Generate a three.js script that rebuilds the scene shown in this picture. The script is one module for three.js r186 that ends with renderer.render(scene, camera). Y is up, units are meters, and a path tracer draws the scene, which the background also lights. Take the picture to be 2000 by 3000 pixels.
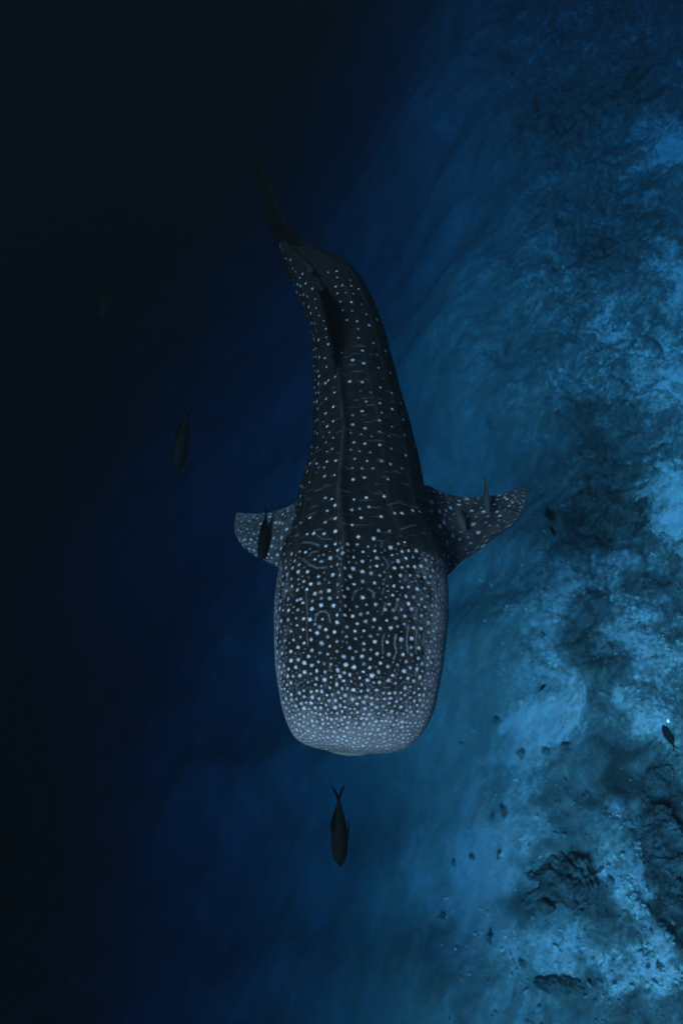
import * as THREE from 'three';
import { mergeGeometries, mergeVertices } from 'three/addons/utils/BufferGeometryUtils.js';
import { SimplexNoise } from 'three/addons/math/SimplexNoise.js';

// ------------------------------------------------------------------ camera, sky, sun, exposure
const EYE = 6, PITCH = THREE.MathUtils.degToRad(60), FOV = 65;
const scene = new THREE.Scene();
const camera = new THREE.PerspectiveCamera(FOV, 682 / 1024, 0.1, 600);
camera.position.set(0, EYE, 0);
camera.rotation.set(-PITCH, 0, 0);
camera.updateMatrixWorld();
camera.focus = 6.3; camera.userData.fStop = 1.3;

const renderer = new THREE.WebGLRenderer({ antialias: true });
renderer.toneMapping = THREE.LinearToneMapping;
renderer.toneMappingExposure = 4.2;
renderer.shadowMap.enabled = true;

const SUN_DIR = new THREE.Vector3(-0.42, 0.78, 0.44).normalize();
const sun = new THREE.DirectionalLight(new THREE.Color().setRGB(1, 0.71, 0.61), 4.6);
sun.position.copy(SUN_DIR).multiplyScalar(60);
sun.castShadow = true;
sun.shadow.radius = 30;                      // light softened by the waves overhead
Object.assign(sun.shadow.camera, { left: -20, right: 20, top: 20, bottom: -20, near: 1, far: 150 });
sun.shadow.mapSize.set(2048, 2048);
scene.add(sun, sun.target);

{ // daylight sky above the sea: pale, brighter round the sun
  const w = 256, h = 128, d = new Float32Array(w * h * 4), v = new THREE.Vector3();
  for (let j = 0; j < h; j++) for (let i = 0; i < w; i++) {
    const th = (j + 0.5) / h * Math.PI - Math.PI / 2, ph = ((i + 0.5) / w - 0.5) * 2 * Math.PI;
    v.set(Math.cos(th) * Math.cos(ph), Math.sin(th), Math.cos(th) * Math.sin(ph));
    const up = Math.max(0, v.y), g = Math.pow(Math.max(0, v.dot(SUN_DIR)), 12);
    const o = (j * w + i) * 4, k = v.y < 0 ? 0.25 : 1;
    d[o] = k * (0.75 - 0.25 * up + 0.6 * g); d[o + 1] = k * (0.85 - 0.2 * up + 0.55 * g); d[o + 2] = k * (1.0 - 0.05 * up + 0.5 * g); d[o + 3] = 1;
  }
  const t = new THREE.DataTexture(d, w, h, THREE.RGBAFormat, THREE.FloatType);
  t.mapping = THREE.EquirectangularReflectionMapping; t.minFilter = t.magFilter = THREE.LinearFilter; t.needsUpdate = true;
  scene.background = t; scene.environment = t;
  scene.environmentIntensity = 0.2; scene.backgroundIntensity = 0.2;
}
scene.fog = new THREE.FogExp2(new THREE.Color().setRGB(0.55, 0.88, 1), 0.0008);   // the haze of the water itself

// ------------------------------------------------------------------ helpers
function rng(seed) { let a = seed >>> 0; return () => { a = (a + 0x6D2B79F5) | 0; let t = Math.imul(a ^ (a >>> 15), 1 | a); t = (t + Math.imul(t ^ (t >>> 7), 61 | t)) ^ t; return ((t ^ (t >>> 14)) >>> 0) / 4294967296; }; }
const simplex = new SimplexNoise({ random: rng(11) });
const N2 = (x, y) => simplex.noise(x, y), N3 = (x, y, z) => simplex.noise3d(x, y, z);
function fbm2(x, y, oct, gain = 0.5) { let s = 0, a = 1, t = 0; for (let i = 0; i < oct; i++) { s += a * N2(x + i * 17.3, y - i * 9.1); t += a; a *= gain; x *= 2.03; y *= 2.03; } return s / t; }
const lerp = (a, b, t) => a + (b - a) * t, clamp = (x, a = 0, b = 1) => Math.min(b, Math.max(a, x));
const smooth = (a, b, x) => { const t = clamp((x - a) / (b - a)); return t * t * (3 - 2 * t); };
const V = (x, y, z) => new THREE.Vector3(x, y, z);

// measured places: a point of the photograph (1568 x 2352 grid) as a ray from where the photographer swam
const FL = 1176 / Math.tan(THREE.MathUtils.degToRad(FOV / 2)), SP = Math.sin(PITCH), CP = Math.cos(PITCH);
function ray(px, py) { const dx = (px - 784) / FL, dy = (1176 - py) / FL; return V(dx, -SP + dy * CP, -CP - dy * SP); }
function atY(px, py, y) { const d = ray(px, py); return d.multiplyScalar((y - EYE) / d.y).add(V(0, EYE, 0)); }
function toPx(p) { const y = p.y - EYE, dep = -SP * y - CP * p.z, up = CP * y - SP * p.z; return [784 + FL * p.x / dep, 1176 - FL * up / dep, dep]; }

const used = {};
function numbered(name) { const n = used[name] = (used[name] ?? -1) + 1; return n ? `${name}_${String(n).padStart(3, '0')}` : name; }
function tag(o, label, category, group, kind) { o.userData.label = label; if (category) o.userData.category = category; if (group) o.userData.group = group; if (kind) o.userData.kind = kind; return o; }
function thing(name, pos = V(0, 0, 0)) { const g = new THREE.Group(); g.name = numbered(name); g.position.copy(pos); scene.add(g); return g; }
function part(name, geo, mat, parent) { const m = new THREE.Mesh(geo, mat); m.name = name; m.castShadow = m.receiveShadow = true; parent.add(m); return m; }

/** grid of points -> geometry; f(u, v) returns a Vector3; uv = (u, v) */
function gridGeo(nu, nv, f, closeU = false) {
  const pos = [], uv = [], idx = [];
  for (let j = 0; j <= nv; j++) for (let i = 0; i <= nu; i++) { const p = f(i / nu, j / nv); pos.push(p.x, p.y, p.z); uv.push(i / nu, j / nv); }
  for (let j = 0; j < nv; j++) for (let i = 0; i < nu; i++) { const a = j * (nu + 1) + i, b = a + 1, c = a + nu + 1, d = c + 1; idx.push(a, b, c, b, d, c); }
  const g = new THREE.BufferGeometry();
  g.setAttribute('position', new THREE.Float32BufferAttribute(pos, 3)); g.setAttribute('uv', new THREE.Float32BufferAttribute(uv, 2)); g.setIndex(idx);
  g.computeVertexNormals();
  if (closeU) { const n = g.attributes.normal; for (let j = 0; j <= nv; j++) { const a = j * (nu + 1), b = a + nu; const s = V(n.getX(a) + n.getX(b), n.getY(a) + n.getY(b), n.getZ(a) + n.getZ(b)).normalize(); n.setXYZ(a, s.x, s.y, s.z); n.setXYZ(b, s.x, s.y, s.z); } }
  return g;
}
function texture(w, h, fill, srgb = true) {
  const d = new Uint8Array(w * h * 4); fill(d, w, h);
  const t = new THREE.DataTexture(d, w, h); if (srgb) t.colorSpace = THREE.SRGBColorSpace;
  t.magFilter = THREE.LinearFilter; t.minFilter = THREE.LinearMipmapLinearFilter; t.generateMipmaps = true; t.wrapS = t.wrapT = THREE.RepeatWrapping; t.needsUpdate = true;
  return t;
}
const toS = (x) => { x = clamp(x); return Math.round(255 * (x <= 0.0031308 ? 12.92 * x : 1.055 * Math.pow(x, 1 / 2.4) - 0.055)); };

// ------------------------------------------------------------------ the reef slope
// distance to the right of the shelf's lip, which runs from under the photographer to the upper right
const shelf = (x, z) => (x - 2.2 + 0.05 * z) / 1.01 + 0.9 * N2(z * 0.11 + 3, x * 0.06) + 0.35 * N2(z * 0.33, x * 0.3 + 7);
function baseH(x, z) {
  const u = shelf(x, z);
  const q = Math.log1p(Math.exp(-u / 0.7)) * 0.7 * lerp(1, 0.66, smooth(-7, -22, z)), r = Math.log1p(Math.exp(u / 0.7)) * 0.7;       // below the lip a wall, easing into a long slope; above it the shelf
  const s = -8.2 + 2.6 * (1 - Math.exp(-r / 5)) - 1.15 * q - 7.6 * (1 - Math.exp(-q / 2.3)) - 0.014 * q * q;
  return Math.max(-70, s) - 0.14 * Math.max(0, -z - 5);
}
const reefness = (x, z) => smooth(-1.5, 3.5, shelf(x, z));
function reefH(x, z) {
  const r = reefness(x, z), h = baseH(x, z), s = x + 0.7 * (h + 8.2);
  const big = fbm2(s * 0.34 + 40, z * 0.34, 3), mid = fbm2(s * 1.3, z * 1.3 + 9, 3), fine = fbm2(s * 4.1 + 5, z * 4.1, 3, 0.6);
  return h + big * lerp(0.14, 0.42, r) + mid * lerp(0.05, 0.13, r) + fine * lerp(0.012, 0.09, r);
}
/** where a ray of the photograph meets the slope */
function onReef(px, py) { const d = ray(px, py); let t = 8; for (let i = 0; i < 400; i++) { const p = V(d.x * t, EYE + d.y * t, d.z * t); const gap = p.y - baseH(p.x, p.z); if (gap < 0.01) break; t += gap * 0.5; } return V(d.x * t, EYE + d.y * t, d.z * t); }

// pale sand and rubble (+) and dark coral and weed (-), where the photograph shows them: x, y, radius along x, along y, strength
const PATCHES = [
  [1250, 1640, 60, 85, 1.0], [1205, 1760, 60, 70, 0.75], [1170, 1900, 70, 80, 0.7], [1110, 2120, 110, 120, 0.9], [1040, 1930, 70, 110, 0.6], [1175, 1990, 60, 40, 0.55], [1285, 1480, 30, 130, 0.55], [1300, 1370, 50, 40, 0.7],
  [1545, 1150, 55, 90, 1.6], [1530, 860, 60, 110, 1.0], [1555, 640, 40, 90, 0.9], [1545, 340, 55, 70, 1.2], [1400, 740, 50, 50, 0.55], [1275, 905, 40, 50, 0.7], [1340, 870, 60, 30, 0.3], [1330, 1560, 60, 60, 0.2],
  [1450, 1640, 60, 70, 0.6], [1500, 1520, 60, 70, 0.65], [1440, 1400, 40, 60, 0.6], [1400, 1300, 60, 40, 0.55], [1450, 2060, 25, 160, 0.85], [1430, 1880, 50, 60, 0.5], [1440, 2200, 110, 50, 0.75], [1545, 2230, 50, 40, 0.85], [1300, 2200, 90, 60, 0.5],
  [1360, 1030, 55, 110, -0.7], [1400, 1190, 95, 60, -1.1], [1330, 1000, 40, 120, -0.4], [1350, 1480, 55, 90, -0.75], [1410, 1560, 50, 40, -0.45], [1420, 1740, 45, 70, -0.8], [1290, 1880, 45, 70, -0.5], [1300, 2040, 90, 90, -1.0], [1520, 1960, 55, 150, -1.3], [1500, 1800, 50, 50, -0.6],
  [1370, 560, 60, 50, -0.5], [1330, 250, 110, 60, -0.45], [1480, 180, 60, 60, -0.35], [1460, 480, 40, 70, -0.3], [1470, 1000, 40, 60, -0.25], [1330, 2280, 90, 40, -0.4], [1500, 2330, 80, 30, -0.3], [1200, 300, 90, 120, -0.25], [1220, 1400, 60, 80, 0.15], [1150, 1300, 60, 60, 0.1],
].map(([x, y, rx, ry, k]) => { const p = onReef(x, y), q = onReef(x + rx, y), r = onReef(x, y - ry); return { x: p.x, z: p.z, rx: Math.hypot(q.x - p.x, q.z - p.z), rz: Math.hypot(r.x - p.x, r.z - p.z), k }; });

const TX0 = -6, TXW = 20, TZ0 = -34, TZW = 38;
function reefTone(x, z) {          // albedo of the ground, 0.04 to 0.6
  const r = reefness(x, z);
  const sx = x + 0.7 * (baseH(x, z) + 8.2);            // measured down the slope, so that patterns keep their size on the wall
  const wx = x + 0.45 * fbm2(x * 0.7 + 31, z * 0.7, 3), wz = z + 0.45 * fbm2(x * 0.7, z * 0.7 + 51, 3);
  let m = 0.3 * fbm2((wx + sx - x) * 0.45, wz * 0.45, 3);
  for (const p of PATCHES) { const a = (wx - p.x) / p.rx, b = (wz - p.z) / p.rz, q = a * a + b * b; if (q < 6) m += p.k * (p.k > 0 ? 0.72 : 0.7) * Math.exp(-q * 0.9); }
  const cloud = fbm2((wx + sx - x) * 2.2, wz * 2.2, 4, 0.62), grit = fbm2(x * 9, z * 9 + 20, 4, 0.75), dots = Math.max(0, N2(x * 13 + 3, z * 13) - 0.55) * 2;
  const soft = lerp(0.25, 1, r);
  const t = m + soft * (0.62 * cloud + 0.62 * grit * (0.45 + 0.55 * clamp(m + 0.6)));
  let tone = lerp(0.2, 0.85, smooth(-0.05, 0.95, t));
  tone = lerp(tone, 0.045, smooth(0.05, -0.75, t));
  tone += dots * 0.12 * r;
  return clamp(lerp(lerp(0.47 + 0.26 * m + 0.05 * cloud + 0.02 * grit, tone, 0.35), tone, r), 0.03, 0.88);
}
const reefMap = texture(2048, 2048, (d, w, h) => {
  for (let j = 0; j < h; j++) for (let i = 0; i < w; i++) {
    const x = TX0 + (i + 0.5) / w * TXW, z = TZ0 + (j + 0.5) / h * TZW, k = reefTone(x, z), c = 0.06 * N2(x * 1.7, z * 1.7), o = (j * w + i) * 4, pink = smooth(0.3, 0.75, k);      // coral sand is pinkish white
    d[o] = toS(Math.min(0.97, k * (1.04 + c + 0.22 * pink))); d[o + 1] = toS(k * (0.96 - 0.06 * pink)); d[o + 2] = toS(k * (0.94 - c)); d[o + 3] = 255;
  }
});
reefMap.wrapS = reefMap.wrapT = THREE.MirroredRepeatWrapping;
const fold = (x, lo, w) => { if (x > lo) return x; const k = ((lo - x) % (2 * w) + 2 * w) % (2 * w); return lo + (k < w ? k : 2 * w - k); };     // beyond the mapped reef the plain slope goes on
const reefMat = new THREE.MeshStandardMaterial({ map: reefMap, roughness: 0.95 });
{
  const line = (lo, hi, step, far, growth) => { const a = []; for (let x = lo; x <= hi; x += step) a.push(x); let s = step; while (a[a.length - 1] < far[1]) a.push(a[a.length - 1] + (s *= growth)); s = step; while (a[0] > far[0]) a.unshift(a[0] - (s *= growth)); return a; };
  const xs = line(-3, 14, 0.05, [-140, 120], 1.035), zs = line(-27, 2.2, 0.06, [-300, 60], 1.035), nx = xs.length, nz = zs.length;
  const pos = new Float32Array(nx * nz * 3), uv = new Float32Array(nx * nz * 2), idx = new Uint32Array((nx - 1) * (nz - 1) * 6);
  let q = 0;
  for (let j = 0; j < nz; j++) for (let i = 0; i < nx; i++) { const k = j * nx + i; pos[k * 3] = xs[i]; pos[k * 3 + 1] = reefH(xs[i], zs[j]); pos[k * 3 + 2] = zs[j]; uv[k * 2] = (fold(xs[i], -5.5, 4) - TX0) / TXW; uv[k * 2 + 1] = (fold(zs[j], -33, 8) - TZ0) / TZW; }
  for (let j = 0; j < nz - 1; j++) for (let i = 0; i < nx - 1; i++) { const a = j * nx + i; idx[q++] = a; idx[q++] = a + nx; idx[q++] = a + 1; idx[q++] = a + 1; idx[q++] = a + nx; idx[q++] = a + nx + 1; }
  const g = new THREE.BufferGeometry();
  g.setAttribute('position', new THREE.BufferAttribute(pos, 3)); g.setAttribute('uv', new THREE.BufferAttribute(uv, 2)); g.setIndex(new THREE.BufferAttribute(idx, 1)); g.computeVertexNormals();
  const m = new THREE.Mesh(g, reefMat); m.name = 'seabed'; m.receiveShadow = m.castShadow = true; scene.add(m);
  tag(m, 'reef shelf of pale sand and dark coral falling away into deep water', 'seabed', null, 'structure');
}
// the sea: a body of clear water that swallows red first; its surface lies just over the photographer
const SURFACE = 7;
{
  const g = new THREE.BoxGeometry(230, SURFACE + 120, 350); g.translate(-10, (SURFACE - 120) / 2, -120);
  const m = new THREE.Mesh(g, new THREE.MeshPhysicalMaterial({ color: 0xffffff, roughness: 0, transmission: 1, thickness: 80, ior: 1.02, specularIntensity: 0, attenuationColor: new THREE.Color().setRGB(0.22, 0.455, 0.58), attenuationDistance: 10, transparent: true, opacity: 0.02 }));
  m.name = 'water'; scene.add(m);
  tag(m, 'clear blue sea water round the whale shark and over the reef', 'water', null, 'structure');
}

// ------------------------------------------------------------------ the whale shark
// outline of its back as seen from above: row, left edge, right edge (photograph grid), then roll of the back, height and depth of the section over its half width
const ROWS = [
  [1728, 814, 818, 9, 0.5, 0.3], [1727.4, 776, 856, 9, 0.5, 0.3], [1724, 738, 895, 9, 0.5, 0.3], [1717, 706, 918, 9, 0.42, 0.3], [1706, 684, 940, 9, 0.42, 0.34], [1690, 669, 957, 9, 0.45, 0.4], [1665, 657, 976, 9, 0.5, 0.46], [1630, 646, 993, 10, 0.54, 0.55], [1590, 639, 1004, 10, 0.58, 0.57],
  [1540, 632, 1013, 10, 0.62, 0.6], [1490, 629, 1020, 11, 0.65, 0.62], [1440, 629, 1025, 11, 0.67, 0.65], [1390, 631, 1028, 12, 0.69, 0.68], [1340, 637, 1027, 12, 0.71, 0.7], [1290, 647, 1020, 13, 0.74, 0.74], [1240, 662, 1002, 15, 0.78, 0.8],
  [1190, 675, 985, 17, 0.81, 0.86], [1140, 688, 976, 18, 0.83, 0.9], [1090, 702, 968, 19, 0.86, 0.94], [1040, 714, 957, 20, 0.88, 0.97], [990, 719, 944, 22, 0.9, 1], [940, 721, 929, 23, 0.92, 1.03], [890, 721, 915, 24, 0.94, 1.05],
  [840, 720, 902, 25, 0.95, 1.08], [790, 718, 889, 26, 0.96, 1.1], [745, 713, 873, 27, 0.97, 1.12], [705, 702, 855, 28, 0.98, 1.15], [670, 687, 834, 29, 1, 1.18], [640, 672, 803, 30, 1.02, 1.2], [614, 664, 762, 31, 1.05, 1.25], [592, 655, 728, 32, 1.1, 1.3], [568, 642, 696, 32, 1.2, 1.4], [540, 632, 672, 32, 1.3, 1.5], [515, 628, 650, 32, 1.3, 1.5],
].map(([y, l, r, roll, ht, hb]) => { const c = atY((l + r) / 2, y, 0), e = atY(r, y, 0); return [c.x, c.z, e.x - c.x, roll * Math.PI / 180, ht, hb]; });
const ROW_S = [0]; for (let i = 1; i < ROWS.length; i++) ROW_S.push(ROW_S[i - 1] + Math.hypot(ROWS[i][0] - ROWS[i - 1][0], ROWS[i][1] - ROWS[i - 1][1]));
const SLEN = ROW_S[ROW_S.length - 1];
function row(v) {                       // smooth values along the body; v from 0 at the snout to 1 at the tail stalk
  const s = clamp(v) * SLEN; let i = 0; while (i < ROWS.length - 2 && ROW_S[i + 1] < s) i++;
  const t = (s - ROW_S[i]) / (ROW_S[i + 1] - ROW_S[i]), P = (k) => ROWS[clamp(k, 0, ROWS.length - 1)], S = (k) => ROW_S[clamp(k, 0, ROWS.length - 1)];
  const out = [], h = ROW_S[i + 1] - ROW_S[i];
  for (let k = 0; k < 6; k++) {
    const a = P(i)[k], b = P(i + 1)[k], m0 = i > 0 ? (b - P(i - 1)[k]) / (S(i + 1) - S(i - 1)) * h : b - a, m1 = i < ROWS.length - 2 ? (P(i + 2)[k] - a) / (S(i + 2) - S(i)) * h : b - a;
    const t2 = t * t, t3 = t2 * t; out.push((2 * t3 - 3 * t2 + 1) * a + (t3 - 2 * t2 + t) * m0 + (-2 * t3 + 3 * t2) * b + (t3 - t2) * m1);
  }
  return out;
}
/** v along the body from snout to tail for a row of the photograph */
const vOf = (py) => { let lo = 0, hi = 1; const z = atY(784, py, 0).z; for (let i = 0; i < 30; i++) { const m = (lo + hi) / 2; if (row(m)[1] > z) lo = m; else hi = m; } return (lo + hi) / 2; };
const bell = (x, w) => Math.exp(-x * x / (w * w));
const V_GILL = vOf(1262), V_RIDGE0 = vOf(1500), V_RIDGE1 = vOf(1440), V_BODY = vOf(1200);
/** a point of the skin; a = angle round the section from the right side over the back (PI/2 + roll) */
function skin(v, a) {
  const [x, z, w, roll, ht, hb] = row(v), e = 0.03, vm = Math.max(v, 0.14), p = row(vm - e), q = row(vm + e);
  let tx = q[0] - p[0], tz = q[1] - p[1]; const l = Math.hypot(tx, tz) || 1; tx /= l; tz /= l;
  const n = lerp(2.45, 2.05, smooth(0.1, 0.5, v)), co = Math.cos(a), si = Math.sin(a), back = Math.PI / 2 + roll;
  let k = Math.pow(Math.pow(Math.abs(co), n) + Math.pow(Math.abs(si), n), -1 / n);
  const rounding = smooth(0, 0.012, v) * 0.12 + 0.88;
  let sx = w * k * co, sy = w * (si > 0 ? ht : hb) * k * si * rounding;
  // ridges along the back and flanks, the bulge of the gills
  const da = a - back, on = smooth(V_RIDGE0, V_RIDGE1, v);
  let out = 0.055 * on * bell(da, 0.05) + 0.006 * on * bell(da, 0.14);
  for (const r of [-1, 1]) for (const [at, h] of [[0.62, 0.004], [1.08, 0.007]]) out += h * smooth(V_GILL, V_BODY + 0.04, v) * bell(da - r * at, 0.06);
  const side = Math.max(bell(a - 0.35, 0.55), bell(a - Math.PI + 0.35, 0.55));
  out += 0.022 * side * smooth(V_GILL - 0.05, V_GILL - 0.005, v) * (1 - smooth(V_GILL, V_GILL + 0.02, v));
  out -= 0.01 * side * smooth(V_GILL, V_GILL + 0.02, v) * (1 - smooth(V_GILL + 0.02, V_GILL + 0.1, v));
  out += 0.004 * N3(v * 26, Math.cos(a) * 2, Math.sin(a) * 2) * smooth(0.02, 0.1, v);
  const oc = k * co, os = k * si, on2 = Math.hypot(oc, os); sx += out * oc / on2; sy += out * os / on2;
  // side vector points to the photograph's right
  return V(x - tz * sx, sy, z + tx * sx);
}
const NU = 200, NV = 420, vMap = (t) => { const s = t; return 0.06 * s + 0.94 * Math.pow(s, 1.35); };   // rows crowd towards the snout
const skinGrid = []; for (let j = 0; j <= NV; j++) for (let i = 0; i <= NU; i++) skinGrid.push(skin(vMap(j / NV), -Math.PI / 2 + i / NU * 2 * Math.PI));

// --- its pattern: spots placed on the skin in (u, t), u round the section from the belly, t along it
const shark = thing('whale_shark');
tag(shark, 'huge dark whale shark with white spots swimming towards the viewer above the reef', 'whale shark');
const TW = 1536, TH = 2048, spotLayer = new Float32Array(TW * TH), fadeLayer = new Float32Array(TW * TH);
const gridAt = (u, t) => { const i = clamp(u) * NU, j = clamp(t) * NV, i0 = Math.min(NU - 1, i | 0), j0 = Math.min(NV - 1, j | 0), fi = i - i0, fj = j - j0, A = skinGrid[j0 * (NU + 1) + i0], B = skinGrid[j0 * (NU + 1) + i0 + 1], C = skinGrid[(j0 + 1) * (NU + 1) + i0], D = skinGrid[(j0 + 1) * (NU + 1) + i0 + 1]; return A.clone().lerp(B, fi).lerp(C.clone().lerp(D, fi), fj); };
function splat(layer, tw, th, at, u, t, r, k, grainSeed, du, dt, su = 1, st = 1) {     // a soft-edged spot, r in metres; su, st stretch it
  r *= 0.8; const ru = r * su * 1.8 / du, rt = r * st * 1.8 / dt;
  const i0 = Math.floor((u - ru) * tw), i1 = Math.ceil((u + ru) * tw), j0 = Math.max(0, Math.floor((t - rt) * th)), j1 = Math.min(th - 1, Math.ceil((t + rt) * th));
  for (let j = j0; j <= j1; j++) for (let i = i0; i <= i1; i++) {
    const a = ((i + 0.5) / tw - u) * du / (r * su), b = ((j + 0.5) / th - t) * dt / (r * st);
    const q = Math.hypot(a, b) * (1 + 0.34 * N3(a * 1.0 + grainSeed, b * 1.0, grainSeed * 3.1) + 0.12 * N3(a * 3 + grainSeed, b * 3, grainSeed * 1.7)) , c = k * (1 - smooth(0.25, 1.4, q));
    if (c > 0) { const o = j * tw + ((i % tw) + tw) % tw; layer[o] = Math.max(layer[o], c); }
  }
}
const metric = (u, t) => { const e = 0.004; return [gridAt(u + e, t).distanceTo(gridAt(u - e, t)) / (2 * e) + 1e-4, gridAt(u, t + e).distanceTo(gridAt(u, t - e)) / (Math.min(1, t + e) - Math.max(0, t - e)) + 1e-4]; };
// the skin's points in view, to read where on the back a spot of the photograph sits
const seen = []; for (let j = 0; j <= NV; j += 1) for (let i = NU / 4 - 8; i <= 3 * NU / 4 + 8; i++) { const p = skinGrid[j * (NU + 1) + i]; const [x, y] = toPx(p); seen.push([x, y, i / NU, j / NV]); }
function onSkin(px, py) { let best = 1e9, r = null; for (const s of seen) { const d = (s[0] - px) ** 2 + (s[1] - py) ** 2; if (d < best) { best = d; r = s; } } let [u, t] = [r[2], r[3]]; const e = 1e-3;
  for (let n = 0; n < 4; n++) { const a = toPx(gridAt(u, t)), b = toPx(gridAt(u + e, t)), c = toPx(gridAt(u, t + e)), ex = px - a[0], ey = py - a[1], bx = (b[0] - a[0]) / e, by = (b[1] - a[1]) / e, cx = (c[0] - a[0]) / e, cy = (c[1] - a[1]) / e, D = bx * cy - by * cx; if (Math.abs(D) < 1) break; u = clamp(u + clamp((ex * cy - ey * cx) / D, -0.01, 0.01), 0.02, 0.98); t = clamp(t + clamp((ey * bx - ex * by) / D, -0.01, 0.01), 0.002, 0.998); }
  return [u, t]; }
const placed = [], cell = 0.08, bins = new Map();
const binKey = (p) => `${Math.floor(p.x / cell)},${Math.floor(p.y / cell)},${Math.floor(p.z / cell)}`;
function free(p, d) { for (let x = -1; x <= 1; x++) for (let y = -1; y <= 1; y++) for (let z = -1; z <= 1; z++) for (const q of bins.get(binKey(V(p.x + x * cell, p.y + y * cell, p.z + z * cell))) || []) if (p.distanceTo(q.p) < Math.min(cell, (d + q.d) / 2)) return false; return true; }
function put(p, d) { const k = binKey(p); if (!bins.has(k)) bins.set(k, []); bins.get(k).push({ p, d }); }
const rs = rng(77);
const TRUNK = [160, 57, 235, 80, 207, 120, 268, 180, 155, 190, 338, 235, 210, 302, 283, 315, 367, 342, 434, 280, 250, 390, 375, 437, 407, 515, 457, 570, 302, 595, 357, 597, 478, 653, 322, 690, 402, 768, 502, 815, 410, 950, 468, 958, 352, 950, 485, 1052, 406, 1148, 575, 1155, 505, 1190, 475, 1220, 568, 1318, 402, 1320, 480, 1385, 391, 1485, 556, 1467, 475, 1535, 553, 1617, 388, 1605, 491, 1672, 387, 1745, 556, 1790, 480, 1838, 332, 1812, 387, 1895, 330, 1955, 488, 2040, 580, 2030, 382, 2060, 323, 2110, 465, 2190, 568, 2180, 307, 2255,
  503, 62, 592, 52, 665, 65, 595, 117, 735, 145, 650, 200, 745, 205, 580, 212, 820, 237, 600, 282, 685, 276, 765, 285, 630, 368, 745, 374, 850, 397, 893, 340, 655, 458, 752, 465, 900, 500, 950, 440, 1010, 558, 697, 562, 803, 573, 930, 615, 818, 747, 975, 802, 1060, 700, 860, 880, 1103, 885, 760, 978, 873, 1013, 1028, 1060, 1150, 1112, 728, 1203, 858, 1210, 1047, 1265, 1168, 1325, 900, 1413, 857, 1513, 1041, 1430, 1168, 1490, 1262, 1430, 1041, 1610, 758, 1652, 887, 1692, 1168, 1675, 1283, 1600, 770, 1838, 886, 1852, 1040, 1865, 1160, 1903, 1298, 1762, 780, 2010, 908, 2033, 1058, 2035, 1153, 2067, 1312, 1975, 1413, 2025, 763, 2225, 880, 2208, 1125, 2225, 1455, 2197];
const TRUNK_DIM = [375, 675, 483, 740, 815, 655, 1012, 922, 643, 905, 1155, 1010, 1072, 1172, 838, 1305, 948, 1317, 1060, 1527, 760, 1555, 1035, 1727, 740, 1740, 845, 1755, 955, 1775, 1137, 1775, 740, 1917, 830, 1932, 940, 1943, 755, 2107, 855, 2110, 970, 2110, 1272, 2110, 490, 1932, 543, 1908, 515, 1735, 450, 1780, 455, 1625, 405, 2100, 460, 2100];
const HEAD = [483, 25, 537, 33, 563, 85, 285, 73, 500, 130, 357, 187, 282, 228, 243, 263, 565, 193, 473, 318, 388, 315, 335, 322, 566, 298, 488, 420, 566, 403, 398, 530, 525, 518, 322, 470, 582, 570, 338, 630, 428, 670, 546, 655, 365, 730, 398, 810, 515, 787, 450, 905, 552, 908, 375, 935, 460, 1020, 580, 985, 580, 1045, 358, 1022, 487, 1105, 417, 1132, 558, 1125, 360, 1110, 368, 1187, 453, 1217, 578, 1202, 520, 1240, 373, 1275, 503, 1307, 580, 1283, 635, 1327, 346, 1325, 427, 1370, 530, 1390, 312, 1380, 263, 1353, 305, 1015, 300, 885, 303, 1105, 310, 1215, 260, 1250, 255, 780, 280, 855, 333, 775, 308, 710, 253, 865, 245, 1010, 223, 1190, 200, 1283,
  717, 37, 820, 22, 965, 12, 778, 187, 703, 247, 941, 177, 1052, 150, 1110, 150, 1200, 128, 1257, 137, 755, 343, 880, 358, 667, 405, 793, 467, 890, 460, 1080, 400, 1133, 388, 677, 552, 788, 545, 905, 583, 1030, 493, 1113, 465, 1165, 458, 1228, 458, 787, 628, 687, 670, 1050, 600, 1097, 660, 1160, 585, 1110, 595, 1145, 520, 1215, 590, 1268, 585, 788, 710, 887, 723, 668, 768, 1045, 747, 1112, 760, 1165, 755, 790, 840, 1035, 823, 1145, 833, 1235, 770, 895, 898, 1005, 897, 830, 968, 708, 995, 973, 940, 1107, 942, 1165, 893, 1190, 935, 1250, 900, 885, 1022, 815, 1037, 745, 1057, 660, 1083, 985, 1030, 1135, 995, 1215, 1013, 1270, 990, 725, 1118, 800, 1115, 933, 1095, 1020, 1090, 1130, 1060, 1205, 1090, 1267, 1095, 657, 1163, 890, 1205, 800, 1220, 992, 1207, 1105, 1185, 1190, 1178, 683, 1255, 908, 1303, 1005, 1308, 1187, 1250, 1250, 1255, 783, 1325, 707, 1340, 852, 1345, 653, 1395, 718, 1413, 848, 1417, 935, 1380, 995, 1407, 1120, 1310, 1190, 1310, 1245, 1340, 1075, 1393, 1145, 1368, 1180, 1420];
const HEAD_DIM = [483, 223, 430, 725, 515, 720, 585, 735, 447, 795, 378, 870, 450, 848, 520, 848, 400, 1060, 437, 1083, 503, 1165, 440, 1297, 475, 1385, 700, 122, 765, 113, 840, 97, 920, 293, 1010, 295, 745, 407, 930, 660, 640, 835, 820, 900, 742, 918, 648, 910, 1075, 860, 773, 980, 1040, 945, 1060, 1010, 875, 1085, 1075, 1077, 732, 1180, 852, 1158, 797, 1270, 735, 1285, 857, 1270, 800, 1387];
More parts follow.
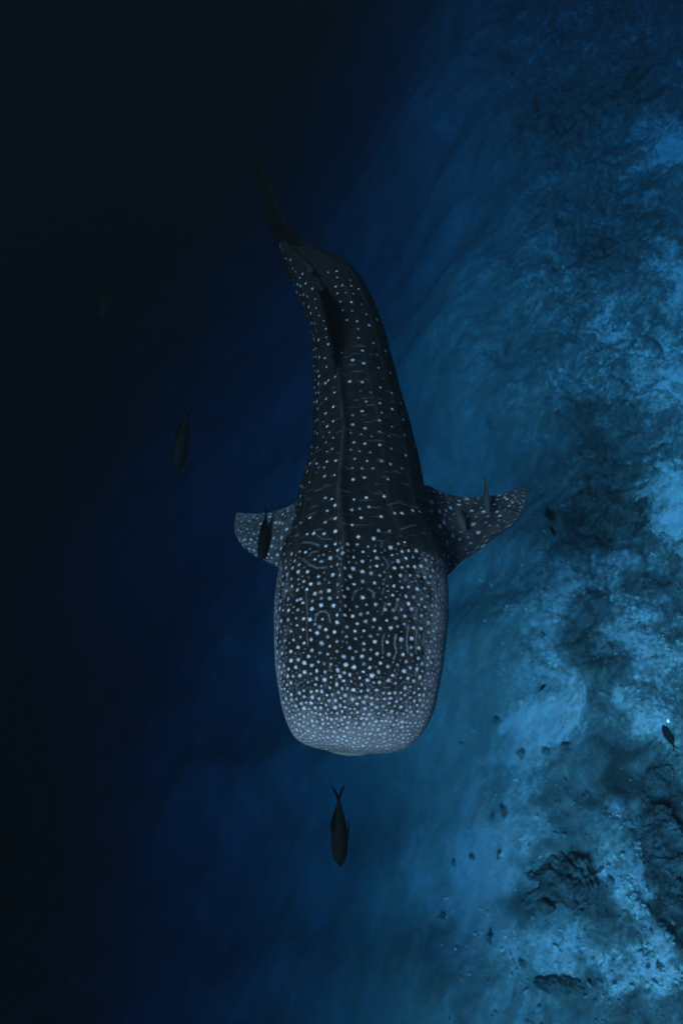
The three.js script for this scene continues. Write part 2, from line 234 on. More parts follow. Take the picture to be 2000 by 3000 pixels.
const placeSpots = (list, ox, oy, m, r, k) => { for (let i = 0; i < list.length; i += 2) { const [u, t] = onSkin(ox + m * list[i], oy + m * list[i + 1]), p = gridAt(u, t), [du, dt] = metric(u, t), rr = r * (0.75 + 0.45 * rs()) * (t > 0.75 ? 0.85 : 1); splat(spotLayer, TW, TH, null, u, t, rr, k * (0.4 + 0.6 * Math.sqrt(rs())), i + r * 999, du, dt); put(p, rr * 4.0); } };
placeSpots(TRUNK, 642.9, 611.5, 0.22, 0.0155, 0.7); placeSpots(TRUNK_DIM, 642.9, 611.5, 0.22, 0.014, 0.3);
placeSpots(HEAD, 611.5, 1136.8, 0.28, 0.0158, 0.9); placeSpots(HEAD_DIM, 611.5, 1136.8, 0.28, 0.015, 0.5);
// faint lines and rings between the spots
function stroke(pts, r, k, loose = 0.85) {
  for (let i = 0; i + 3 < pts.length; i += 2) { const n = Math.max(2, Math.hypot(pts[i + 2] - pts[i], pts[i + 3] - pts[i + 1]) / 2.2 | 0); for (let j = 0; j < n; j++) { const f = j / n, x = lerp(pts[i], pts[i + 2], f), y = lerp(pts[i + 1], pts[i + 3], f), [u, t] = onSkin(x + 0.8 * N2(y * 0.2, x * 0.2), y), [du, dt] = metric(u, t), q = 0.55 * k * (0.75 + 0.5 * rs()) * (1 - loose * (0.5 + 0.5 * N2(x * 0.35, y * 0.35))); splat(spotLayer, TW, TH, null, u, t, r * 0.9, q, i + j, du, dt); if (j % 2 === 0) put(gridAt(u, t), r * 3.2); } }
}
const H = (...a) => a.map((q, i) => (i % 2 ? 1136.8 : 611.5) + 0.28 * q);
stroke(H(965, 1140, 948, 1210, 958, 1310), 0.010, 0.42); stroke(H(1062, 1150, 1050, 1210, 1066, 1290, 1040, 1350), 0.011, 0.55); stroke(H(1165, 1070, 1150, 1190, 1160, 1310), 0.010, 0.5); stroke(H(1233, 1100, 1222, 1200, 1228, 1310), 0.009, 0.4); stroke(H(1290, 1130, 1285, 1230), 0.008, 0.35);
stroke(H(325, 800, 338, 960, 330, 1100, 342, 1250), 0.008, 0.3); stroke(H(975, 890, 945, 990), 0.010, 0.3); stroke(H(1085, 850, 1050, 960), 0.010, 0.35); stroke(H(965, 770, 945, 820), 0.010, 0.35);
stroke(H(400, 1030, 410, 985, 440, 958, 480, 955, 515, 985, 525, 1050), 0.012, 0.4); stroke(H(705, 860, 722, 800, 760, 770), 0.012, 0.25); stroke(H(835, 768, 880, 800, 880, 850), 0.012, 0.32);
stroke(H(300, 390, 350, 388, 420, 408, 440, 425), 0.014, 0.25); stroke(H(300, 525, 350, 570, 410, 600, 500, 595), 0.013, 0.27); stroke(H(350, 500, 370, 470, 430, 462), 0.012, 0.22); stroke(H(420, 330, 450, 360, 540, 362), 0.010, 0.18);
stroke(H(205, 345, 270, 325), 0.014, 0.25); stroke(H(1000, 80, 1080, 62, 1180, 90, 1260, 95), 0.012, 0.16); stroke(H(1110, 280, 1190, 250, 1240, 250), 0.012, 0.2); stroke(H(960, 510, 1000, 570, 985, 620), 0.011, 0.2); stroke(H(940, 430, 950, 380), 0.012, 0.18); stroke(H(522, 1400, 522, 1440, 548, 1448), 0.009, 0.5); stroke(H(960, 1580, 1020, 1580), 0.009, 0.45); stroke(H(250, 1590, 262, 1545, 310, 1530), 0.010, 0.3);
for (let py = 800; py < 1240; py += 19) for (let n = 0; n < 6; n++) {    // faint cross bars of the trunk
  const c = onSkin(784, py)[1], u = 0.33 + 0.34 * rs(), t = c + (rs() - 0.5) * 0.006, [du, dt] = metric(u, t); splat(spotLayer, TW, TH, null, u, t, 0.011, 0.015 + 0.05 * rs(), py + n, du, dt, 2 + 5 * rs(), 0.9);
}
// spots too many to place one by one: packed at a spacing that widens from the snout to the back and narrows on the flanks
const T1640 = onSkin(815, 1640)[1], T1560 = onSkin(815, 1560)[1], T1450 = onSkin(815, 1450)[1], T1250 = onSkin(820, 1250)[1], T1300 = onSkin(820, 1300)[1];
function spacing(u, t, p) {
  const lat = Math.abs(u - 0.5 - row(vMap(t))[3] / (2 * Math.PI)) * 4;      // 0 on the back, 1 at the side
  if (t < T1640) return lerp(0.028, 0.033, t / T1640);
  if (t < T1560) return lerp(0.033, 0.043, (t - T1640) / (T1560 - T1640)) * lerp(1, 0.9, smooth(0.4, 0.9, lat));
  const flank = smooth(0.48, 0.8, lat);
  if (t < T1250) return lerp(lerp(0.043, 0.062, clamp((t - T1560) / (T1450 - T1560))), 0.037, flank);
  return lerp(0.2, 0.1, flank);
}
for (let n = 0; n < 90000; n++) {
  const t = n % 3 ? rs() * T1250 * 1.0 : n % 2 ? rs() * T1640 : rs(), u = 0.16 + 0.68 * rs(), p = gridAt(u, t), d = spacing(u, t) * (0.85 + 0.3 * rs());
  if (t > T1250 && Math.abs(u - 0.5) < 0.17 && t < 0.93) continue;
  if (!free(p, d)) continue; put(p, d);
  const [du, dt] = metric(u, t), far = smooth(T1560, T1300, t); splat(spotLayer, TW, TH, null, u, t, Math.min(0.0135, d * lerp(0.33, 0.27, far)) * (0.8 + 0.4 * rs()), lerp(0.55, 0.4, far) + 0.4 * Math.pow(rs(), 1.5), n, du, dt, 0.85 + 0.5 * rs(), 0.85 + 0.5 * rs());
}
for (let n = 0; n < 60000; n++) {      // small dim dots in what is left between
  const t = rs() * T1250, u = 0.18 + 0.64 * rs(), p = gridAt(u, t), d = spacing(u, t) * 0.52;
  if (!free(p, d)) continue; put(p, d);
  const [du, dt] = metric(u, t); splat(spotLayer, TW, TH, null, u, t, Math.min(0.011, d * 0.26), 0.16 + 0.2 * rs(), n, du, dt, 0.8 + 0.8 * rs(), 0.8 + 0.8 * rs());
}
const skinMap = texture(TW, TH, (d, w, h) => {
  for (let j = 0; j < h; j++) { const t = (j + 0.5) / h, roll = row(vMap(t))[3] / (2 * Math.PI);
    for (let i = 0; i < w; i++) {
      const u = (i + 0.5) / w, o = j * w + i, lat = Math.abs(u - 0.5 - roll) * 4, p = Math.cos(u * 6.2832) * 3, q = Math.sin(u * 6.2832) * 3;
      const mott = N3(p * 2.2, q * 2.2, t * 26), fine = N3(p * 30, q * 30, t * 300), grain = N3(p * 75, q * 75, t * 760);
      // dark back, white belly; freckles on flanks and snout: pigment plus painted light
      const freckLight = smooth(0.35, 0.95, 0.55 * fine + 0.45 * grain + 1.15 * Math.max(lerp(smooth(0.25, 0.95, lat + 0.14 * mott), 0.7 * smooth(1.0, 1.5, lat + 0.12 * mott), smooth(T1300, T1250 * 1.1, t)), smooth(T1560 * 1.25, 0, t + 0.03 * mott)));
      const belly = smooth(1.55, 1.75, lat - 0.5 * smooth(T1640, 0, t) + 0.08 * mott);
      const da = (u - 0.5) * 2 * Math.PI - roll * 2 * Math.PI, ridgeLight = (0.5 + 0.5 * fine) * (0.6 + 0.4 * mott) * smooth(T1450, T1300, t);      // grain of pale ridge lines; lit left side of the back ridge painted in
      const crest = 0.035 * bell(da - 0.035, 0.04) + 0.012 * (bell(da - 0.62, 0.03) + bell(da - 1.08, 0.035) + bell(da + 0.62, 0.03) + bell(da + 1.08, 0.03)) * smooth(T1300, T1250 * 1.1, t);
      let c = 0.005 + 0.0015 * mott + crest * ridgeLight + lerp(lerp(0.095, 0.05, smooth(T1300, T1250 * 1.1, t)), 0.105, smooth(T1450, 0, t)) * freckLight; c = lerp(c, 0.55, belly);
      const s = spotLayer[o] * (1 + 0.25 * grain), m = 0.84 * clamp(s);
      d[o * 4] = toS(lerp(c * 1.2, 0.66, m)); d[o * 4 + 1] = toS(lerp(c, 0.54, m)); d[o * 4 + 2] = toS(lerp(c * 1.2, 0.63, m)); d[o * 4 + 3] = 255;
    } }
});
const skinBump = texture(512, 512, (d, w, h) => { for (let k = 0; k < w * h; k++) { const x = (k % w) / w * 2 * Math.PI, y = (k / w | 0) / h * 2 * Math.PI; const b = 127 + 70 * N3(Math.cos(x) * 6 + 9, Math.sin(x) * 6 + Math.cos(y) * 6, Math.sin(y) * 6) + 40 * N3(Math.cos(x) * 22, Math.sin(x) * 22 + Math.cos(y) * 22, Math.sin(y) * 22); d[k * 4] = d[k * 4 + 1] = d[k * 4 + 2] = clamp(b, 0, 255); d[k * 4 + 3] = 255; } }, false);
skinBump.repeat.set(5, 12);
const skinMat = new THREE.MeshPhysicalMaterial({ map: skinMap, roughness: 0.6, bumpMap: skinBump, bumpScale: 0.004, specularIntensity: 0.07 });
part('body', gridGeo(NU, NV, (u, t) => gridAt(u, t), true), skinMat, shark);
// --- fins: a thin lens between a leading and a trailing edge, each a list of points from root to tip
function curve(pts) { const c = new THREE.CatmullRomCurve3(pts, false, 'centripetal'); return (t) => c.getPoint(clamp(t)); }
function finGeo(lead, trail, thick, nu = 36, nv = 40, wave = 0) {
  const L = curve(lead), T = curve(trail);
  return gridGeo(nu, nv, (u, v) => {
    const a = L(v), b = T(v), top = u < 0.5, c = top ? u * 2 : 2 - u * 2, cc = 0.5 - 0.5 * Math.cos(Math.PI * c);
    const e = 0.02, n = b.clone().sub(a).cross(L(Math.min(1, v + e)).add(T(Math.min(1, v + e))).sub(L(Math.max(0, v - e))).sub(T(Math.max(0, v - e)))).normalize(); if (n.y < 0) n.negate();
    const ch = a.distanceTo(b), h = thick * Math.min(1, ch / 0.25) * 1.9 * Math.sqrt(cc) * (1 - cc) * lerp(1, 0.35, v) + 0.002;
    return a.lerp(b, cc).addScaledVector(n, (top ? h : -h) + wave * N3(v * 5, cc * 3, thick * 90));
  }, true);
}
const onPx = (list) => list.map(([x, y, h]) => atY(x, y, h));
function finMap(seed, su, sv, pale, spotR, gap) {           // spotted skin of a fin; su, sv its size in metres
  const W = 512, Hh = 512, layer = new Float32Array(W * Hh), r = rng(seed), pts = [];
  for (let n = 0; n < 9000; n++) { const u = r(), v = r(); const c = u < 0.5 ? u * 2 : 2 - u * 2, top = u < 0.5, edge = 1 - 0.35 * v; if (pts.some((p) => p[2] === top && Math.hypot((p[0] - c) * su, (p[1] - v) * sv) < gap * edge)) continue; pts.push([c, v, top]);
    const big = r() < 0.42; splat(layer, W, Hh, null, u, v, spotR * (big ? 1.25 : 0.8) * edge * (0.8 + 0.4 * r()), (big ? 0.75 : 0.35) * (0.75 + 0.35 * r()), n, su * 2, sv); }
  return texture(W, Hh, (d, w, h) => { for (let k = 0; k < w * h; k++) { const u = (k % w) / w, v = (k / w | 0) / h, c = u < 0.5 ? u * 2 : 2 - u * 2; const g = N3(c * 60, v * 60, seed), mott = N3(c * 6, v * 6, seed + 4), f = smooth(0.2, 0.9, 0.5 + 0.5 * g + 0.35 * mott); const b = (u < 0.5 ? pale : 0.35) * (0.45 + 0.75 * f), m = clamp(layer[k] * (1 + 0.3 * g)); d[k * 4] = toS(lerp(b * 1.2, 0.52, m)); d[k * 4 + 1] = toS(lerp(b, 0.44, m)); d[k * 4 + 2] = toS(lerp(b * 1.2, 0.5, m)); d[k * 4 + 3] = 255; } });
}
const finMat = (map) => new THREE.MeshPhysicalMaterial({ map, roughness: 0.65, specularIntensity: 0.07 });
part('pectoral_fin', finGeo(
  onPx([[985, 1350, -0.16], [1032, 1318, -0.22], [1053, 1295, -0.27], [1102, 1262, -0.33], [1152, 1224, -0.4], [1193, 1189, -0.47], [1208, 1160, -0.5], [1209, 1128, -0.52]]),
  onPx([[930, 1108, -0.16], [984, 1115, -0.22], [1010, 1128, -0.27], [1052, 1140, -0.33], [1110, 1141, -0.4], [1160, 1132, -0.46], [1190, 1124, -0.49], [1205, 1120, -0.52]]), 0.05, 40, 48, 0.004), finMat(finMap(5, 0.6, 0.8, 0.03, 0.0125, 0.046)), shark);
part('pectoral_fin', finGeo(
  onPx([[690, 1325, -0.16], [648, 1306, -0.28], [622, 1295, -0.42], [592, 1280, -0.6], [566, 1263, -0.75], [548, 1242, -0.9], [539, 1215, -1.0], [541, 1188, -1.1]]),
  onPx([[730, 1130, -0.16], [687, 1149, -0.28], [665, 1162, -0.42], [640, 1171, -0.56], [610, 1178, -0.72], [580, 1179, -0.87], [558, 1178, -1.0], [546, 1176, -1.1]]), 0.05, 40, 48, 0.004), finMat(finMap(6, 0.55, 0.7, 0.04, 0.0125, 0.043)), shark);
const darkFin = new THREE.MeshPhysicalMaterial({ map: texture(128, 128, (d, w, h) => { for (let k = 0; k < w * h; k++) { const c = 0.001 + 0.0005 * N2((k % w) * 0.12, (k / w | 0) * 0.12); d[k * 4] = toS(c); d[k * 4 + 1] = toS(c); d[k * 4 + 2] = toS(c * 1.1); d[k * 4 + 3] = 255; } }), roughness: 0.65, specularIntensity: 0.07 });
const greyFin = darkFin.clone(); greyFin.color.setRGB(20, 20, 21);
const backAt = (py, sink = 0.03, off = 0) => { const v = vOf(py), a = Math.PI / 2 + row(v)[3] - off, p = skin(v, a), q = skin(v, a + 0.01), n = V(q.x - p.x, q.y - p.y, q.z - p.z).cross(skin(v + 0.004, a).sub(p)).normalize(); if (n.y < 0) n.negate(); return p.addScaledVector(n, -sink); };
{ // first dorsal fin, leaning with the rolled back
  const f = backAt(915, 0.03, 0.02), b = backAt(694, 0.03, 0.16), tip = atY(732, 664, 0.8);
  const m1 = f.clone().lerp(tip, 0.35).add(V(0, 0.05, 0)), m2 = f.clone().lerp(tip, 0.72).add(V(0.005, 0.05, 0));
  const n1 = b.clone().lerp(tip, 0.35).add(V(0.0, -0.02, 0.04)), n2 = b.clone().lerp(tip, 0.72).add(V(0, -0.01, 0.03));
  part('dorsal_fin', finGeo([f, m1, m2, tip], [b, n1, n2, tip.clone().add(V(-0.005, -0.02, 0.02))], 0.035, 30, 30), darkFin, shark);
  const f2 = backAt(668, 0.02), b2 = backAt(645, 0.02), t2 = atY(718, 624, 0.45);
  part('second_dorsal_fin', finGeo([f2, f2.clone().lerp(t2, 0.5).add(V(0.01, 0.02, 0)), t2], [b2, b2.clone().lerp(t2, 0.5).add(V(-0.03, -0.01, 0.04)), t2.clone().add(V(-0.03, -0.01, 0.01))], 0.02, 20, 16), greyFin, shark);
}
part('caudal_fin', mergeGeometries([
  finGeo(onPx([[745, 612, 0.05], [716, 584, 0.14], [677, 545, 0.26], [655, 500, 0.37], [634, 455, 0.47], [614, 410, 0.56], [597, 370, 0.64], [583, 337, 0.7]]), onPx([[662, 640, -0.05], [640, 570, 0.0], [624, 530, 0.1], [608, 492, 0.22], [598, 450, 0.34], [587, 408, 0.47], [581, 370, 0.59], [579, 340, 0.68]]), 0.04, 30, 40),
  finGeo(onPx([[700, 620, 0], [675, 590, -0.2], [650, 555, -0.5], [640, 535, -0.8]]), onPx([[650, 600, 0], [635, 570, -0.2], [632, 548, -0.5], [636, 533, -0.8]]), 0.03, 20, 20)]), darkFin, shark);
{ // lower lip showing under the blunt snout, gill slits, eyes
  const pts = []; for (let i = 0; i <= 24; i++) { const px = 735 + 150 * i / 24, k = (px - 810) / 75; pts.push(atY(px, 1708 + 22 * (1 - k * k), -0.14)); }
  const g = new THREE.TubeGeometry(new THREE.CatmullRomCurve3(pts), 60, 0.022, 10); g.computeVertexNormals();
  part('lower_jaw', g, new THREE.MeshPhysicalMaterial({ color: new THREE.Color().setRGB(0.09, 0.09, 0.095), roughness: 0.6, specularIntensity: 0.2 }), shark);
  const slit = new THREE.MeshStandardMaterial({ color: new THREE.Color().setRGB(0.006, 0.006, 0.007), roughness: 0.8 });
  for (const s of [0, 1]) for (let k = 0; k < 5; k++) { const q = []; for (let j = 0; j <= 10; j++) { const a = lerp(-0.1, 0.72, j / 10), v = V_GILL + 0.004 + k * 0.014 + 0.012 * Math.sin(j / 10 * Math.PI) - 0.004; q.push(skin(v, s ? Math.PI - a + row(v)[3] * 0.7 : a)); } part('gill_slit', new THREE.TubeGeometry(new THREE.CatmullRomCurve3(q), 24, 0.005, 6), slit, shark); }
  for (const a of [-0.5, Math.PI + 0.5]) { const e = new THREE.SphereGeometry(0.022, 20, 14); const p = skin(vOf(1672), a); e.translate(p.x, p.y, p.z); part('eye', e, new THREE.MeshPhysicalMaterial({ color: 0x07080a, roughness: 0.2 }), shark); }
}

// ------------------------------------------------------------------ fishes
const fishSkin = (r, g, b) => new THREE.MeshPhysicalMaterial({ color: new THREE.Color().setRGB(r, g, b), roughness: 0.55, specularIntensity: 0.1, bumpMap: skinBump, bumpScale: 0.002 });
function makeFish(name, nose, tail, { wide = 0.2, tall = 0.24, roll = 0, fork = 0.15, bend = 0, pec = 0.22, mat, slim = 0.5, dors = 0.1 }) {
  const A = atY(...nose), B = atY(...tail), len = A.distanceTo(B), g = thing(name, B.clone());
  const prof = (s) => Math.pow(Math.sin(Math.PI * Math.pow(clamp(s), 0.72)), 0.75) * (1 - 0.25 * smooth(0.5, 1, s)) ;        // s from nose to stalk
  const spine = (s) => bend * Math.pow(s, 2);
  const body = gridGeo(28, 46, (u, v) => { const s = v, a = u * 2 * Math.PI, p = Math.max(s > 0.85 ? 0.16 : 0, prof(s * 0.97)), q = v === 0 ? 0 : v < 0.12 ? Math.sqrt(v / 0.12) * Math.max(p, 0.5 * v / 0.12) : p; const end = s > 0.985 ? 0.3 : 1; return V(0.5 * wide * q * end * Math.cos(a) + spine(s), 0.5 * tall * q * end * Math.sin(a), 1 - s * 0.86); }, true);
  part('body', body, mat, g);
  const z0 = 0.16, lobes = [1, -1].map((k) => { const c = spine(0.86); return finGeo([V(c, 0.02 * k, z0 + 0.05), V(spine(0.95), 0.45 * fork * k, 0.1), V(spine(1), fork * k, -0.0)], [V(c, 0, z0 - 0.04), V(spine(0.95), 0.25 * fork * k, 0.06), V(spine(1.02), fork * 0.96 * k, -0.01)], 0.012, 12, 12); });
  part('caudal_fin', mergeGeometries(lobes), mat, g);
  for (const k of [-1, 1]) part('pectoral_fin', finGeo([V(0.4 * wide * k, -0.02, 0.72), V(0.62 * wide * k, -0.03, 0.62), V(0.62 * wide * k, -0.03, 0.62 - pec)], [V(0.38 * wide * k, -0.02, 0.62), V(0.46 * wide * k, -0.03, 0.57), V(0.6 * wide * k, -0.03, 0.615 - pec)], 0.012, 10, 10), mat, g);
  part('dorsal_fin', finGeo([V(spine(0.4), 0.42 * tall, 0.62), V(spine(0.5), 0.48 * tall + dors, 0.48)], [V(spine(0.75), 0.22 * tall, 0.26), V(spine(0.72), 0.3 * tall + 0.25 * dors, 0.28)], 0.01, 10, 6), mat, g);
  const eye = mat.clone(); eye.color.setRGB(0.005, 0.005, 0.006); eye.roughness = 0.2;
  for (const k of [-1, 1]) { const e = new THREE.SphereGeometry(0.016, 12, 8); e.translate(0.30 * wide * k, 0.08 * tall, 0.9); part('eye', e, eye, g); }
  g.scale.setScalar(len); g.up.set(0, 1, 0); g.lookAt(A); g.rotateZ(roll);
  return g;
}
const dark = fishSkin(0.003, 0.0028, 0.003), slate = fishSkin(0.014, 0.02, 0.024), grey = fishSkin(0.034, 0.031, 0.036);
tag(makeFish('fish', [781, 1993, -0.35], [777, 1806, -0.2], { wide: 0.215, tall: 0.23, roll: 0.62, fork: 0.155, pec: 0.24, mat: dark }), 'dark fork-tailed fish swimming ahead of the whale shark snout', 'fish');
tag(makeFish('fish', [407, 1082, -1.4], [432, 932, -1.2], { wide: 0.2, tall: 0.22, roll: 0.6, fork: 0.13, pec: 0.24, bend: 0.02, mat: dark }), 'nearly black fish in the dark water left of the whale shark back', 'fish');
tag(makeFish('fish', [236, 732, -3], [263, 655, -2.9], { wide: 0.3, tall: 0.3, roll: 0.3, fork: 0.16, mat: dark }), 'faint black fish deepest in the dark upper left water', 'fish');
tag(makeFish('fish', [1521, 1664, -4.2], [1549, 1724, -4.2], { wide: 0.27, tall: 0.3, roll: 0.5, fork: 0.16, bend: -0.06, mat: slate }), 'slate blue fish over the reef near the right edge, by a white speck', 'fish');
tag(makeFish('fish', [1252, 1571, -5.2], [1235, 1588, -5.2], { wide: 0.2, tall: 0.3, roll: 0.8, fork: 0.14, mat: slate }), 'tiny dark fish above the bright sand patch right of the head', 'fish');
tag(makeFish('fish', [1270, 1196, -5], [1250, 1160, -5], { wide: 0.38, tall: 0.34, roll: 0.3, fork: 0.14, mat: slate }), 'plump dark fish just right of the right pectoral fin tip', 'fish');
tag(makeFish('fish', [1262, 1207, -5.2], [1275, 1236, -5.2], { wide: 0.24, tall: 0.26, roll: 0.8, fork: 0.16, bend: -0.05, mat: slate }), 'small thin fish below the plump fish right of the fin tip', 'fish');
tag(makeFish('remora', [600, 1289, -0.42], [612, 1165, -0.5], { wide: 0.165, tall: 0.14, roll: 0.35, fork: 0.07, pec: 0.18, mat: dark, dors: 0.04 }), 'dark remora riding across the left pectoral fin', 'remora');
tag(makeFish('remora', [1121, 1184, -0.22], [1112, 1094, -0.26], { wide: 0.12, tall: 0.11, roll: 0.5, fork: 0.05, pec: 0.15, mat: grey, dors: 0.03 }), 'slim grey remora sticking out over the rear edge of the right fin', 'remora');
tag(makeFish('remora', [1068, 1222, -0.16], [1044, 1152, -0.16], { wide: 0.2, tall: 0.15, roll: 0.3, fork: 0.06, pec: 0.15, mat: grey, dors: 0.03 }), 'grey remora lying on the middle of the right fin', 'remora');
{ const m = new THREE.Mesh(new THREE.SphereGeometry(0.014, 12, 9).scale(1, 0.8, 1.3), new THREE.MeshStandardMaterial({ color: 0xffffff, roughness: 0.5 })); m.name = 'white_speck'; m.position.copy(atY(1533, 1656, -1)); scene.add(m); tag(m, 'tiny white speck of drifting debris above the slate blue fish', 'debris'); }

// ------------------------------------------------------------------ coral on the slope
function coralGeo(seed, detail, sx, sy, sz, lump) {        // a low mound in metres, its outline and top broken by knobs
  let g = new THREE.IcosahedronGeometry(1, detail); g.deleteAttribute('uv'); g.deleteAttribute('normal'); g = mergeVertices(g, 1e-4); const p = g.attributes.position, v = V(0, 0, 0), w = V(0, 0, 0);
  for (let i = 0; i < p.count; i++) {
    v.fromBufferAttribute(p, i); const k = 1 + 0.34 * N3(v.x * 1.2 + seed, v.y, v.z * 1.2) + 0.2 * N3(v.x * 2.9, v.y * 2 + seed, v.z * 2.9);
    w.set(v.x * sx * k, v.y * sy, v.z * sz * k);
    const d = lump * (N3(w.x * 1.6, w.y * 1.6, w.z * 1.6 + seed) + 0.55 * N3(w.x * 4, w.y * 4 + seed, w.z * 4) + 0.35 * N3(w.x * 10 + seed, w.y * 10, w.z * 10) + 0.22 * N3(w.x * 24, w.y * 24, w.z * 24 + seed));
    w.addScaledVector(v, d); p.setXYZ(i, w.x, w.y, w.z);
  }
  g.computeVertexNormals(); return g;
}
function tinted(g, k) { const p = g.attributes.position, c = new Float32Array(p.count * 3); for (let i = 0; i < p.count; i++) { const x = p.getX(i), y = p.getY(i), z = p.getZ(i), q = k * (1 + 0.55 * N3(x * 2.2, y * 2.2, z * 2.2 + 5) + 0.5 * N3(x * 9, y * 9, z * 9)) + 0.25 * Math.max(0, N3(x * 14, y * 14, z * 14) - 0.6); c[i * 3] = c[i * 3 + 1] = c[i * 3 + 2] = Math.max(0.015, q); } g.setAttribute('color', new THREE.BufferAttribute(c, 3)); return g; }
const coralMat = new THREE.MeshStandardMaterial({ vertexColors: true, roughness: 1 });
function span(px, py, rpx, rpy) { const c = onReef(px, py), e = onReef(px + rpx, py), f = onReef(px, py - rpy); return [c, c.distanceTo(e), c.distanceTo(f)]; }
function coral(name, geo, c, sink) { const m = new THREE.Mesh(geo, coralMat); m.name = numbered(name); m.castShadow = m.receiveShadow = true; m.position.set(c.x, reefH(c.x, c.z) - sink, c.z); scene.add(m); return m; }
let seed = 3;
function outcropGeo(c, rx, rz, tall, s) {       // a broad knobbly mound grown over the ground, its rim frayed and sunk into the sand
  return tinted(gridGeo(150, 150, (u, v) => {
    const X = (u - 0.5) * 3.2, Z = (v - 0.5) * 3.2, x = X * rx, z = Z * rz, knob = 0.5 * fbm2((x + s) * 1.7, z * 1.7, 2) + 0.3 * fbm2((x - s) * 5.5, z * 5.5, 3, 0.65);
    const m = 0.95 - Math.hypot(X, Z) + 0.38 * fbm2(x * 0.9 + s * 3, z * 0.9, 2) + 0.3 * fbm2(x * 2.6 + s, z * 2.6 + 9, 4, 0.6), rise = smooth(-0.06, 0.34, m);
    return V(x, reefH(c.x + x, c.z + z) - reefH(c.x, c.z) - 0.1 + rise * (0.12 + tall * (0.35 + 0.5 * smooth(0.1, 0.8, m) + 0.8 * knob)), z);
  }), 0.135);
}
for (const [px, py, rx, ry, tall, label] of [
  [1300, 2035, 84, 82, 0.34, 'broad dark coral outcrop on the sand at lower right, left of the pale strip'], [1532, 1955, 50, 135, 0.4, 'large dark coral outcrop running along the right edge low down'],
  [1402, 1203, 85, 46, 0.34, 'dark coral outcrop right of the right pectoral fin'], [1345, 1150, 40, 30, 0.28, 'small dark coral mound joined to the upper side of the outcrop beside the fin'], [1512, 1796, 34, 36, 0.28, 'dark coral mound above the large right-edge outcrop'],
  [1290, 2262, 55, 26, 0.18, 'low dim coral patch near the bottom edge under the broad outcrop']]) { const [c, a, b] = span(px, py, rx, ry); seed += 5.3; tag(coral('coral_outcrop', outcropGeo(c, a, b, tall, seed), c, 0), label, 'coral'); }
const clumps = [[21, 1.1], [22, 0.9], [25, 1]].map(([s, k]) => tinted(coralGeo(s, 9, 0.13 * k, 0.07, 0.13, 0.03), 0.2));
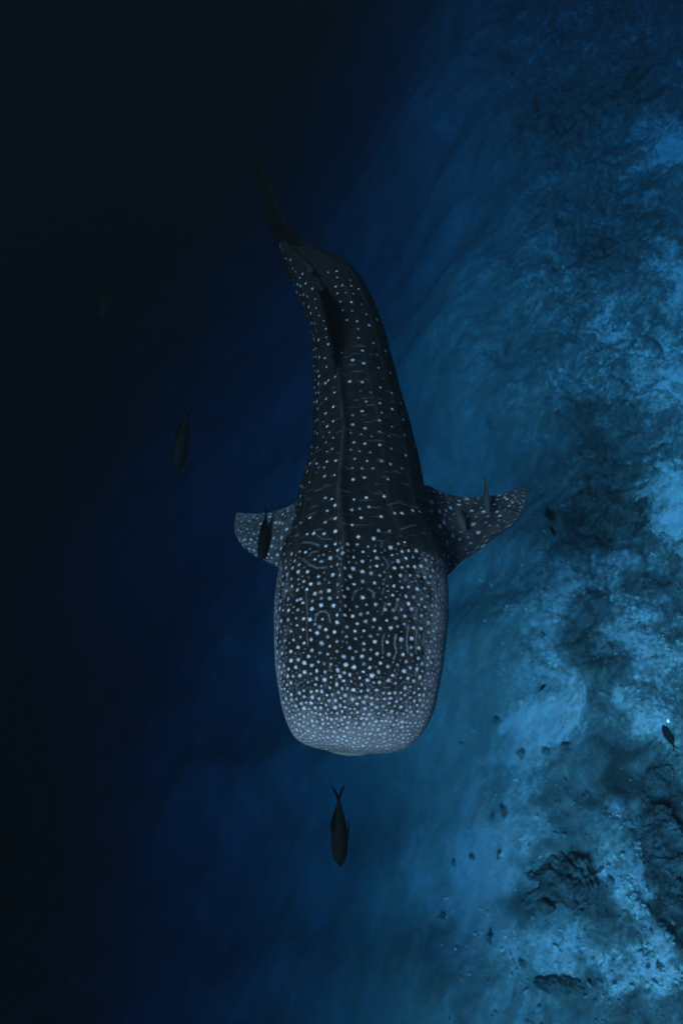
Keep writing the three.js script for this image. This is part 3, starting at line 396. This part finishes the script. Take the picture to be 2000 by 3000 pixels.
for (const [i, [px, py, r, label]] of [
  [1254, 1452, 9, 'small dark coral clump alone on the pale streak right of the gills'], [1137, 1664, 8, 'dark coral clump on the smooth slope left of the bright sand patch'], [1202, 1729, 9, 'dark coral clump at the lower left of the bright sand patch'], [1306, 1718, 13, 'ragged dark coral clump at the lower right rim of the bright sand patch'], [1261, 1722, 10, 'dark coral clump at the foot of the bright sand patch'],
  [1159, 1868, 10, 'coral clump at the end of the pale sand tongue below the bright patch'], [1132, 1878, 7, 'smaller coral clump just left of the one ending the sand tongue'], [1348, 1828, 8, 'coral clump on the pale rubble above the broad outcrop'], [1147, 1960, 7, 'dark oval coral clump on the sand left of the broad outcrop'], [1087, 1968, 5, 'tiny coral clump on the plain sand, in line left of the dark oval one'],
  [1041, 1981, 5, 'leftmost tiny coral clump of the row on the lower sand'], [1021, 2110, 7, 'lone coral clump on the dim sand farthest left low down'], [1126, 2160, 8, 'coral clump on open sand below the broad outcrop, to its left'], [1409, 2023, 10, 'coral clump in the pale strip right of the broad outcrop'], [1506, 2218, 9, 'coral clump on the bright rubble in the bottom right corner'], [1486, 2223, 7, 'smaller coral clump beside the bottom right corner one'],
  [1201, 2213, 8, 'coral clump on sand near the bottom, left of the low dim patch'], [1260, 926, 10, 'dark coral clump on the pale rubble level with the dorsal ridge'], [1284, 956, 10, 'oval dark coral clump just below right of the rubble one'], [1236, 811, 7, 'little coral clump highest on the slope beside the trunk'], [1303, 1081, 9, 'dark coral clump above the right fin tip, toward the reef'], [1362, 1039, 11, 'dark coral clump in the dim hollow above the fin-side outcrop'],
  [1498, 799, 16, 'big dark coral clump beside the bright rubble at upper right'], [1521, 1027, 12, 'dark coral clump above the brightest sand at the right edge'], [1128, 973, 9, 'faint coral clump on the plain slope close to the shark trunk'], [1480, 958, 7, 'small coral clump between the upper right rubble beds']].entries()) {
  const [c, a, b] = span(px, py, r, r * 1.2), m = coral('coral_clump', clumps[i % 3], c, 0); m.scale.set(a / 0.13, (a + b) / 0.26, b / 0.13); m.rotation.y = i * 1.7 % 3.1; tag(m, label, 'coral', 'small coral clumps on the slope');
}
{ // loose rubble
  const r = rng(5), n = 22000, base = coralGeo(31, 1, 1, 0.8, 1, 0.2), m = new THREE.InstancedMesh(base, new THREE.MeshStandardMaterial({ color: 0xffffff, roughness: 1 }), n), M = new THREE.Matrix4(), q = new THREE.Quaternion(), e = new THREE.Euler(), c = new THREE.Color(); let k = 0;
  for (let t = 0; t < 400000 && k < n; t++) { const x = -1 + 14 * r(), z = 1.5 - 22 * r(), tone = reefTone(x, z); if (r() > Math.pow(reefness(x, z), 2) * (0.1 + 1.3 * Math.max(0, tone - 0.15)) * (0.3 + 0.7 * (N2(x * 1.5, z * 1.5) > 0)) * smooth(-22, -9, z)) continue; const s = 0.010 + 0.03 * Math.pow(r(), 5); e.set(r() * 6, r() * 6, r() * 6); M.compose(V(x, reefH(x, z) + s * 0.2, z), q.setFromEuler(e), V(s * (0.7 + r()), s * (0.6 + 0.6 * r()), s * (0.7 + r()))); m.setMatrixAt(k, M); const v = clamp(tone * (0.75 + 0.6 * r()) + 0.3 * Math.pow(r(), 4), 0.05, 0.85); m.setColorAt(k, c.setRGB(v, v * 0.98, v * 0.93)); k++; }
  m.count = k; m.name = 'coral_rubble'; m.castShadow = m.receiveShadow = true; scene.add(m); tag(m, 'loose pale and dark coral rubble strewn over the reef shelf', 'rubble', null, 'stuff');
}


renderer.render(scene, camera);
